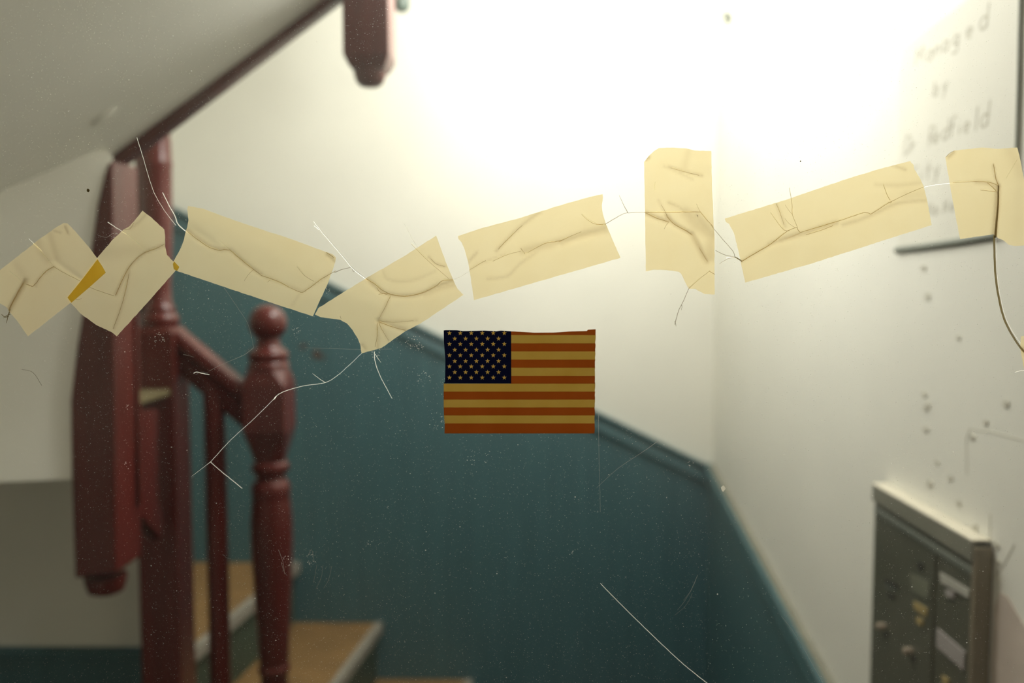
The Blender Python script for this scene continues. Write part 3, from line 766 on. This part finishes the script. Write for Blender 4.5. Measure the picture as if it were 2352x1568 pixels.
def tape(outline, folds, thin, label, lift):
    """outline and folds in photo pixels on the pane; folds are (line, width, strength), thin lines are sharp creases and painted highlights"""
    xs = [p[0] for p in outline]; ys = [p[1] for p in outline]
    c = P(sum(xs) / len(xs), sum(ys) / len(ys), YG)
    root = empty('tape_strip', (c.x, YG, c.z), label, 'tape', group='yellowed masking tape strips along the cracked glass')
    out = resample(outline, 6, 0.45)
    pts = list(out); step = 5.0
    yy = min(ys)
    row = 0
    while yy < max(ys):
        xx = min(xs) + (row % 2) * step / 2
        while xx < max(xs):
            q = (xx + random.uniform(-0.8, 0.8), yy + random.uniform(-0.8, 0.8))
            if inside(q, outline) and poly_d(q, outline + [outline[0]]) > 2.0: pts.append(q)
            xx += step
        yy += step; row += 1
    lines = [(smooth_line(pl, 4), w, s) for pl, w, s in folds]
    for pl, w, s in lines:
        for q in pl:
            if inside(q, outline) and poly_d(q, outline + [outline[0]]) > 2.0: pts.append(q)
    n = len(out)
    res = delaunay_2d_cdt([Vector(p) for p in pts], [], [list(range(n))], 1, 1e-4)
    v2, _, tri = res[0], res[1], res[2]
    vals = []; vs = []
    for v in v2:
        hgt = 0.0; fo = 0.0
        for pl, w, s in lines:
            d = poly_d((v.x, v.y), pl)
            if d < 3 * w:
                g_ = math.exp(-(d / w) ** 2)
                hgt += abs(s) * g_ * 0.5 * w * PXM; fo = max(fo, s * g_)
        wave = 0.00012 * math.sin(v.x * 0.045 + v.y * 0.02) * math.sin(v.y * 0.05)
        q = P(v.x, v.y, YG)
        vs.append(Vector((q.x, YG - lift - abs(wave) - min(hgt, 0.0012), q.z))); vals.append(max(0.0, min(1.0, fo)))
    m = len(vs)
    off = origin(root)
    me = bpy.data.meshes.new('sheet')
    back = [Vector((v.x, v.y + 0.00009, v.z)) for v in vs]
    faces = [tuple(reversed(t)) for t in tri]
    me.from_pydata([tuple(v - off) for v in vs], [], [tuple(t) for t in faces]); me.update()
    at = me.attributes.new('fold', 'FLOAT', 'POINT')
    for i, x in enumerate(vals): at.data[i].value = x
    for p in me.polygons: p.use_smooth = True
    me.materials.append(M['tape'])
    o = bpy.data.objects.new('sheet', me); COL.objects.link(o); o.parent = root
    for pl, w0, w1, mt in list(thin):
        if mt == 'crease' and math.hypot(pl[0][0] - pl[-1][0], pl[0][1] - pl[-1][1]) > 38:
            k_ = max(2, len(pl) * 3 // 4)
            line_part([(x + 0.4, y - 2.3) for x, y in pl[:k_]], 0.8, 1.5, M['crease_highlight'], root, 'crease', off=lift + 0.0003, th=0.0002, jit=0.3)  # painted highlight line running just above the crease
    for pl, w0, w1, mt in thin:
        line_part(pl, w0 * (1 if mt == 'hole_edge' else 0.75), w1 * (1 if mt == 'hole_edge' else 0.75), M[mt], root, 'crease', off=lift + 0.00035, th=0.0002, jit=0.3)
    return root
C_, L_ = 'crease', 'crease_highlight'
tape([(-48, 668), (0, 621), (92, 549), (130, 522), (147, 512), (156, 513), (173, 530), (204, 566), (225, 594), (243, 626), (205, 660), (163, 695), (110, 737), (65, 772), (41, 737), (27, 721), (18, 707), (0, 695), (-30, 690)],
     [([(85, 545), (92, 575), (110, 600)], 9, 0.22), ([(112, 530), (122, 565), (130, 590)], 8, 0.2), ([(130, 600), (160, 622), (185, 640)], 6, -0.5), ([(60, 645), (40, 680), (22, 712)], 6, 0.75), ([(124, 614), (100, 630), (82, 655)], 4, 0.4), ([(40, 610), (60, 640)], 10, 0.12), ([(125, 530), (140, 535)], 3, 0.3), ([(150, 520), (157, 536)], 3, 0.45)],
     [([(126, 612), (110, 621), (95, 636), (85, 650), (76, 658)], 2.4, 3.0, C_), ([(76, 658), (66, 654), (56, 650)], 3.4, 2.4, C_), ([(56, 650), (42, 674), (25, 706)], 2.6, 4.5, C_), ([(124, 612), (150, 627), (185, 645), (204, 657)], 2.0, 1.5, C_),
      ([(78, 558), (98, 580), (124, 610)], 3.0, 1.6, L_), ([(24, 622), (40, 635), (54, 648)], 1.2, 2.0, L_)],
     'masking tape strip at the left end, dark frayed crack at its lower left corner', 0.0006)
tape([(329, 484), (349, 499), (379, 527), (381, 545), (381, 565), (385, 585), (412, 613), (340, 695), (270, 772), (258, 762), (223, 746), (186, 719), (165, 696), (155, 683), (190, 640), (225, 593), (259, 552), (286, 527), (299, 520), (309, 509)],
     [([(268, 676), (282, 645), (300, 612), (325, 588), (345, 576), (382, 562)], 4, 0.5), ([(298, 625), (285, 690), (264, 752)], 4, 0.35), ([(300, 525), (318, 512), (335, 495)], 4, 0.3), ([(230, 590), (330, 580)], 20, 0.10)],
     [([(205, 658), (230, 668), (264, 679)], 1.6, 2.0, C_), ([(268, 678), (282, 645), (300, 612), (325, 586), (342, 577)], 2.6, 2.6, C_), ([(342, 577), (360, 571), (381, 560)], 2.2, 1.6, C_), ([(298, 630), (285, 690), (262, 755)], 1.6, 2.2, C_), ([(286, 533), (312, 552), (339, 577)], 2.0, 1.8, L_), ([(174, 686), (182, 688), (190, 685)], 1.6, 1.2, C_), ([(288, 528), (300, 526), (310, 512)], 1.6, 1.4, C_)],
     'tilted masking tape strip crossing the dark post, overlapping its left neighbour in a darker band', 0.0012)
T2 = [o for o in bpy.data.objects if o.name.startswith('tape_strip')][-1]
MB().add([P(x, y, YG - 0.0042) for x, y in [(155, 683), (190, 640), (224, 595), (236, 613), (243, 626), (205, 660), (164, 695)]], [(6, 5, 4, 3, 2, 1, 0)]).build('overlap', M['lap'], T2)
tape([(433, 473), (466, 479), (562, 514), (658, 545), (740, 575), (765, 584), (772, 591), (771, 601), (753, 652), (719, 726), (600, 687), (505, 655), (407, 622), (399, 601), (411, 580), (422, 555), (431, 522), (434, 505), (431, 481)],
     [([(432, 530), (470, 558), (502, 574), (530, 575), (560, 602), (600, 630)], 5, 0.40), ([(450, 530), (490, 558)], 8, -0.3), ([(600, 632), (650, 652), (695, 670)], 4, 0.25), ([(695, 670), (730, 648), (768, 624)], 3, 0.3), ([(752, 585), (770, 600)], 4, 0.45), ([(690, 672), (672, 700)], 4, 0.15)],
     [([(433, 533), (455, 550), (480, 567), (504, 575), (516, 573), (530, 575)], 2.0, 2.2, C_), ([(530, 575), (550, 592), (580, 616), (600, 631)], 2.0, 2.4, C_), ([(600, 632), (640, 646), (670, 662), (692, 671), (702, 668)], 2.0, 2.4, C_), ([(702, 668), (720, 655), (740, 640), (772, 622)], 2.4, 2.2, C_),
      ([(508, 554), (530, 574), (570, 608)], 1.4, 1.4, L_), ([(618, 640), (650, 653), (685, 668)], 1.8, 1.8, L_), ([(583, 619), (572, 630), (562, 645)], 1.6, 1.0, C_), ([(683, 612), (700, 632), (722, 646)], 1.0, 1.6, C_), ([(622, 642), (615, 648)], 1.4, 1.0, C_), ([(750, 580), (760, 586), (768, 592)], 2, 2.6, C_)],
     'long yellowed masking tape strip sloping down to the right above the ball newel', 0.0008)
MB().add([P(x, y, YG - 0.0042) for x, y in [(397, 606), (400, 600), (412, 613), (407, 622), (399, 618)]], [(4, 3, 2, 1, 0)]).build('overlap', M['lap'], T2)
tape([(1002, 541), (1011, 565), (1026, 606), (1042, 644), (1052, 664), (1065, 677), (1000, 720), (964, 744), (932, 760), (876, 799), (858, 804), (831, 811), (828, 790), (820, 773), (810, 757), (797, 742), (782, 734), (759, 731), (737, 728), (724, 722), (732, 707), (841, 639), (929, 588)],
     [([(842, 640), (875, 668), (898, 677), (935, 680), (970, 674), (1005, 656), (1042, 644)], 5, 0.42), ([(975, 676), (1010, 662), (1046, 652)], 7, 0.30), ([(897, 678), (884, 708), (868, 737)], 4, 0.35), ([(868, 737), (932, 758)], 5, 0.40), ([(868, 737), (910, 738), (958, 735)], 4, 0.25), ([(868, 737), (893, 782)], 4, 0.25), ([(868, 737), (868, 800)], 4, 0.28), ([(985, 590), (1000, 605), (1022, 612)], 3.5, 0.35), ([(880, 622), (892, 642), (945, 645), (1000, 622)], 4, 0.16), ([(832, 792), (840, 800)], 4, 0.3)],
     [([(841, 640), (860, 651), (880, 667), (898, 676)], 2.4, 2.4, C_), ([(898, 676), (930, 680), (965, 674), (1000, 658), (1016, 645), (1042, 643)], 3.0, 2.0, C_), ([(866, 660), (874, 671), (890, 676)], 1.6, 2.0, C_), ([(870, 676), (882, 674), (896, 674)], 1.8, 1.8, C_), ([(897, 680), (885, 706), (872, 730)], 1.8, 1.2, C_), ([(870, 738), (900, 750), (932, 758)], 2.8, 2.0, C_), ([(870, 736), (905, 740), (950, 736)], 1.8, 1.0, C_), ([(870, 740), (880, 760), (893, 781)], 1.6, 1.2, C_), ([(867, 740), (867, 770), (862, 796)], 1.8, 1.4, C_),
      ([(945, 560), (985, 600), (1032, 640)], 1.4, 1.2, C_), ([(990, 594), (1002, 606), (1022, 612)], 1.8, 1.2, C_), ([(842, 640), (860, 650), (878, 662)], 1.4, 1.0, L_), ([(1018, 640), (1030, 642), (1044, 642)], 2.2, 2.2, L_), ([(782, 725), (784, 732)], 1.6, 1.6, C_), ([(866, 745), (868, 790), (874, 804)], 1.2, 1.4, L_)],
     'short masking tape strip with a star of creases and a ragged torn lower left end', 0.0010)
tape([(1052, 542), (1106, 524), (1193, 501), (1240, 486), (1298, 468), (1355, 452), (1384, 446), (1385, 454), (1382, 472), (1384, 489), (1392, 516), (1425, 592), (1307, 626), (1231, 648), (1089, 689), (1076, 604), (1068, 575), (1061, 557), (1053, 549)],
     [([(1200, 578), (1250, 565), (1300, 552), (1345, 538), (1388, 524)], 9, 0.30), ([(1290, 560), (1330, 545), (1390, 532)], 7, 0.3), ([(1140, 576), (1185, 530), (1215, 505), (1240, 488)], 4.5, 0.32), ([(1120, 640), (1165, 634), (1195, 605), (1235, 578)], 4, 0.22), ([(1075, 602), (1095, 580)], 4, 0.3), ([(1077, 620), (1110, 602), (1160, 584)], 3, 0.2)],
     [([(1077, 621), (1105, 604), (1116, 598)], 1.2, 2.0, C_), ([(1132, 600), (1165, 585), (1196, 577)], 1.4, 1.6, C_), ([(1212, 580), (1250, 560), (1275, 555), (1290, 552)], 1.4, 2.4, C_), ([(1284, 555), (1305, 545), (1335, 532)], 2.4, 1.4, C_), ([(1145, 572), (1180, 536), (1200, 517)], 1.8, 1.6, C_), ([(1335, 492), (1352, 507), (1368, 515), (1385, 516)], 1.2, 2.0, C_), ([(1116, 599), (1124, 599), (1132, 601)], 3.0, 1.4, L_), ([(1200, 577), (1206, 581), (1214, 580)], 3.0, 1.4, L_), ([(1368, 514), (1378, 516), (1388, 515)], 2.6, 3.4, L_), ([(1196, 570), (1202, 578), (1206, 583)], 1.4, 1.6, C_)],
     'long creased masking tape strip right above the flag sticker', 0.0007)
tape([(1479, 372), (1489, 359), (1502, 347), (1513, 340), (1544, 339), (1581, 342), (1595, 346), (1633, 347), (1635, 432), (1640, 545), (1641, 676), (1617, 675), (1611, 671), (1602, 667), (1597, 663), (1582, 663), (1578, 657), (1571, 643), (1564, 629), (1559, 624), (1530, 620), (1502, 619), (1483, 623), (1481, 488)],
     [([(1484, 490), (1510, 501), (1534, 509)], 5, 0.55), ([(1530, 495), (1548, 514), (1574, 529), (1588, 538)], 5, 0.55), ([(1588, 537), (1602, 562), (1614, 585), (1624, 600)], 7, 0.5), ([(1575, 492), (1600, 520), (1636, 545)], 14, 0.32), ([(1600, 500), (1630, 545), (1632, 590)], 14, 0.28), ([(1535, 466), (1562, 478), (1580, 500)], 4, 0.28), ([(1535, 384), (1570, 394), (1612, 404)], 4, 0.34), ([(1525, 382), (1560, 398), (1590, 412)], 3.5, 0.2), ([(1580, 350), (1572, 385)], 8, 0.15), ([(1484, 368), (1490, 362)], 4, 0.5), ([(1512, 460), (1526, 488)], 3.5, 0.2)],
     [([(1481, 488), (1540, 488), (1575, 487), (1608, 487)], 2.4, 2.6, C_), ([(1608, 487), (1622, 504), (1637, 520)], 2.4, 1.8, C_), ([(1608, 487), (1603, 478), (1599, 468)], 1.4, 1.0, C_), ([(1484, 490), (1510, 502), (1534, 509)], 2.0, 2.8, C_), ([(1532, 498), (1548, 515), (1575, 530), (1590, 540)], 2.2, 2.6, C_), ([(1605, 568), (1615, 585), (1624, 600)], 2.0, 1.4, C_), ([(1540, 386), (1575, 396), (1605, 403)], 1.2, 1.8, C_), ([(1582, 662), (1605, 641), (1630, 622)], 1.4, 1.6, C_), ([(1628, 622), (1634, 626), (1641, 630)], 2.2, 2.4, C_), ([(1536, 509), (1530, 517), (1525, 526)], 1.4, 1.0, C_), ([(1490, 487), (1540, 487), (1590, 486)], 1.0, 1.2, L_), ([(1504, 436), (1503, 428), (1505, 418)], 2.0, 2.0, L_), ([(1518, 470), (1526, 484), (1532, 498)], 1.0, 1.6, C_)],
     'upright masking tape strip in front of the wall corner, torn lower end', 0.0008)
tape([(1664, 502), (1801, 460), (1938, 413), (2020, 388), (2090, 370), (2092, 374), (2097, 378), (2099, 389), (2110, 406), (2120, 427), (2129, 464), (2139, 517), (2053, 544), (1870, 603), (1711, 649), (1695, 574), (1685, 535), (1674, 514), (1667, 510)],
     [([(1765, 562), (1800, 548), (1832, 537)], 5, 0.35), ([(1790, 553), (1835, 540), (1880, 525), (1920, 512)], 6, 0.40), ([(1935, 516), (1975, 505), (2010, 490), (2060, 468), (2130, 460)], 5, 0.30), ([(2080, 450), (2130, 445)], 12, 0.14), ([(1782, 466), (1793, 495), (1802, 520)], 4.5, 0.28), ([(2010, 424), (2060, 427), (2112, 420)], 5, 0.20), ([(2045, 378), (2078, 390)], 4, 0.3), ([(1702, 600), (1740, 578), (1780, 556)], 3.5, 0.35)],
     [([(1703, 600), (1740, 578), (1770, 560), (1800, 536), (1815, 527), (1830, 522)], 3.2, 2.4, C_), ([(1830, 522), (1832, 528), (1837, 534)], 2.6, 3.0, C_), ([(1837, 534), (1880, 521), (1930, 506), (1978, 490), (1990, 489), (1999, 492)], 2.2, 2.6, C_), ([(1999, 492), (2030, 472), (2046, 463), (2090, 442), (2122, 429)], 2.4, 1.6, C_), ([(1769, 488), (1785, 511), (1800, 528), (1812, 530)], 1.2, 2.2, C_), ([(1812, 432), (1818, 470), (1819, 492), (1830, 521)], 1.2, 2.0, C_), ([(1802, 470), (1810, 482), (1819, 493)], 1.0, 1.4, C_), ([(1802, 502), (1812, 514), (1824, 522)], 1.2, 1.4, C_), ([(2027, 424), (2035, 445), (2043, 460)], 1.2, 2.6, C_), ([(2038, 464), (2044, 466), (2048, 461)], 1.6, 1.6, C_), ([(1842, 533), (1900, 516), (1978, 490)], 1.2, 1.4, L_), ([(1806, 548), (1825, 540), (1836, 536)], 1.6, 2.4, C_), ([(1850, 539), (1885, 529), (1912, 518)], 1.6, 2.2, C_), ([(1782, 468), (1793, 496), (1800, 516)], 1.2, 1.4, C_)],
     'longest masking tape strip, sloping up to the right over the plain white wall', 0.0007)
tape([(2170, 361), (2181, 353), (2191, 346), (2253, 339), (2290, 342), (2335, 339), (2340, 357), (2350, 412), (2366, 480), (2372, 562), (2331, 565), (2316, 562), (2302, 551), (2291, 547), (2280, 538), (2204, 549), (2187, 461)],
     [([(2291, 428), (2289, 470), (2286, 510), (2283, 545)], 6, 0.75), ([(2240, 419), (2270, 422), (2288, 432)], 5, 0.35), ([(2178, 360), (2190, 350)], 5, 0.45), ([(2280, 380), (2286, 410), (2292, 425)], 3, 0.45), ([(2320, 350), (2345, 400)], 14, 0.14)],
     [([(2187, 420), (2240, 417), (2275, 420), (2290, 427)], 1.6, 2.8, C_), ([(2291, 426), (2290, 470), (2287, 510), (2284, 546)], 5.0, 8.5, 'hole_edge'), ([(2280, 378), (2285, 408), (2291, 426)], 1.2, 3.6, C_), ([(2250, 437), (2270, 439), (2288, 441)], 1.2, 2.8, C_), ([(2266, 420), (2278, 430), (2286, 438)], 2.6, 3.2, C_), ([(2309, 410), (2322, 388), (2335, 366)], 1.4, 1.4, L_), ([(2172, 360), (2180, 352), (2190, 347)], 2.0, 2.4, C_)],
     'masking tape strip over the notice, thick dark crack running down from it', 0.0007)
tape([(2344, 772), (2342, 800), (2347, 826), (2352, 852), (2440, 852), (2445, 765), (2380, 765)],
     [([(2345, 800), (2362, 815)], 5, 0.5)], [], 'small olive corner of masking tape at the right edge above the metal panel', 0.0006)

# ------------------------------------------------------------------ flag sticker
flag = empty('flag_sticker', P(1193, 877, YG), 'dark stars and stripes flag sticker with a ragged top edge stuck on the glass', 'sticker')
YFg = YG - 0.0005
TOP = [(1019, 758.6), (1023, 757.8), (1050, 758), (1062, 760), (1075, 760), (1113, 759), (1140, 760.6), (1150, 759), (1174, 760.6), (1200, 762), (1228, 763.8), (1274, 763.4), (1308, 761), (1348, 760), (1350, 757), (1368, 756)]
LEFTE = [(1019, 758), (1019.5, 783), (1021, 803), (1023, 826), (1022.5, 860), (1022, 876), (1019, 880.5), (1019, 930), (1020, 960), (1021.5, 971), (1021, 996)]
RIGHTE = [(1368, 756), (1367.5, 800), (1366.5, 860), (1366, 872), (1367, 880), (1366, 930), (1366, 970), (1366, 995)]
def ex(edge, y):
    for (x0_, y0_), (x1_, y1_) in zip(edge, edge[1:]):
        if y0_ <= y <= y1_: return x0_ + (x1_ - x0_) * (y - y0_) / (y1_ - y0_) if y1_ > y0_ else x0_
    return edge[-1][0] if y > edge[-1][1] else edge[0][0]
def piece(poly, mat, name, parent):
    return MB().prism([P(x, y, YFg) for x, y in poly], (0, 0.00016, 0)).build(name, mat, parent)
ys_ = [769.2, 788.4, 806.6, 825.8, 844.2, 863.0, 880.6, 899.2, 917.4, 935.6, 953.6, 972.2, 995.2]
CANX, CANY = 1174.3, 880.4
STX = CANX - 0.35
prev = None
for i in range(13):
    y1_ = ys_[i]
    col = M['flag_red'] if i % 2 == 0 else M['flag_cream']
    if i == 0:
        t = [q for q in TOP if q[0] > CANX]
        poly = [(STX, 760.7)] + t + [(ex(RIGHTE, y1_), y1_), (STX, y1_)]
    else:
        y0_ = ys_[i - 1]
        n = 4
        ry = [y0_ + (y1_ - y0_) * k / n for k in range(n + 1)]
        rp = [(ex(RIGHTE, y) + random.uniform(-0.7, 0.5), y) for y in ry]
        if i <= 6: lp = [(STX, y1_), (STX, y0_)]
        else: lp = [(ex(LEFTE, y), y) for y in reversed(ry)]
        poly = rp + lp
    piece(poly, col, 'stripe', flag)
# star field: outline with the stars cut out, the stars inlaid
can = [q for q in TOP if q[0] <= CANX] + [(CANX, CANY)] + [(ex(LEFTE, y), y) for y in (880, 876, 860, 826, 803, 783)]
can[-1] = (1019.5, 783)
stars = []
rows = [901, 934, 966.5, 1001, 1034, 1069, 1101, 1135.5, 1168]
for r, yv in enumerate(rows):
    for xv in ((189, 254, 320, 386, 452, 518) if r % 2 == 0 else (221, 286, 351, 418, 484)):
        stars.append((960 + xv / 2.6133, 420 + yv / 2.6133))
def star(cx_, cy_, R_=5.7):
    return [(cx_ + (R_ if k % 2 == 0 else R_ * 0.42) * math.sin(math.pi * k / 5), cy_ - (R_ if k % 2 == 0 else R_ * 0.42) * math.cos(math.pi * k / 5)) for k in range(10)]
allv = [Vector(p) for p in can]; faces_in = [list(range(len(can)))]
for sx, sy in stars:
    b0 = len(allv); allv += [Vector(p) for p in star(sx, sy)]; faces_in.append(list(range(b0, b0 + 10)))
res = delaunay_2d_cdt(allv, [], faces_in, 1, 1e-4)
cm = MB()
vv = [P(v.x, v.y, YFg) for v in res[0]]
keep = [tuple(reversed(f)) for f, o_ in zip(res[2], res[5]) if list(o_) == [0]]
cm.add(vv, keep)
canton = cm.build('canton', M['flag_blue'], flag)
off = origin(canton)
stm = None
s0 = stars[0]; c0 = P(s0[0], s0[1], YFg)
sv = [P(x, y, YFg) - c0 for x, y in star(*s0)]
me = bpy.data.meshes.new('star')
me.from_pydata([tuple(v) for v in sv] + [tuple(v + Vector((0, 0.00016, 0))) for v in sv], [], [tuple(range(10)), tuple(range(19, 9, -1))] + [(i, i + 10, (i + 1) % 10 + 10, (i + 1) % 10) for i in range(10)])
me.update(); me.materials.append(M['flag_cream'])
for sx, sy in stars:
    o = bpy.data.objects.new('star', me); COL.objects.link(o); o.parent = canton
    o.location = P(sx, sy, YFg) - off

for o in list(bpy.data.objects):
    if '_o' in o.keys(): del o['_o']
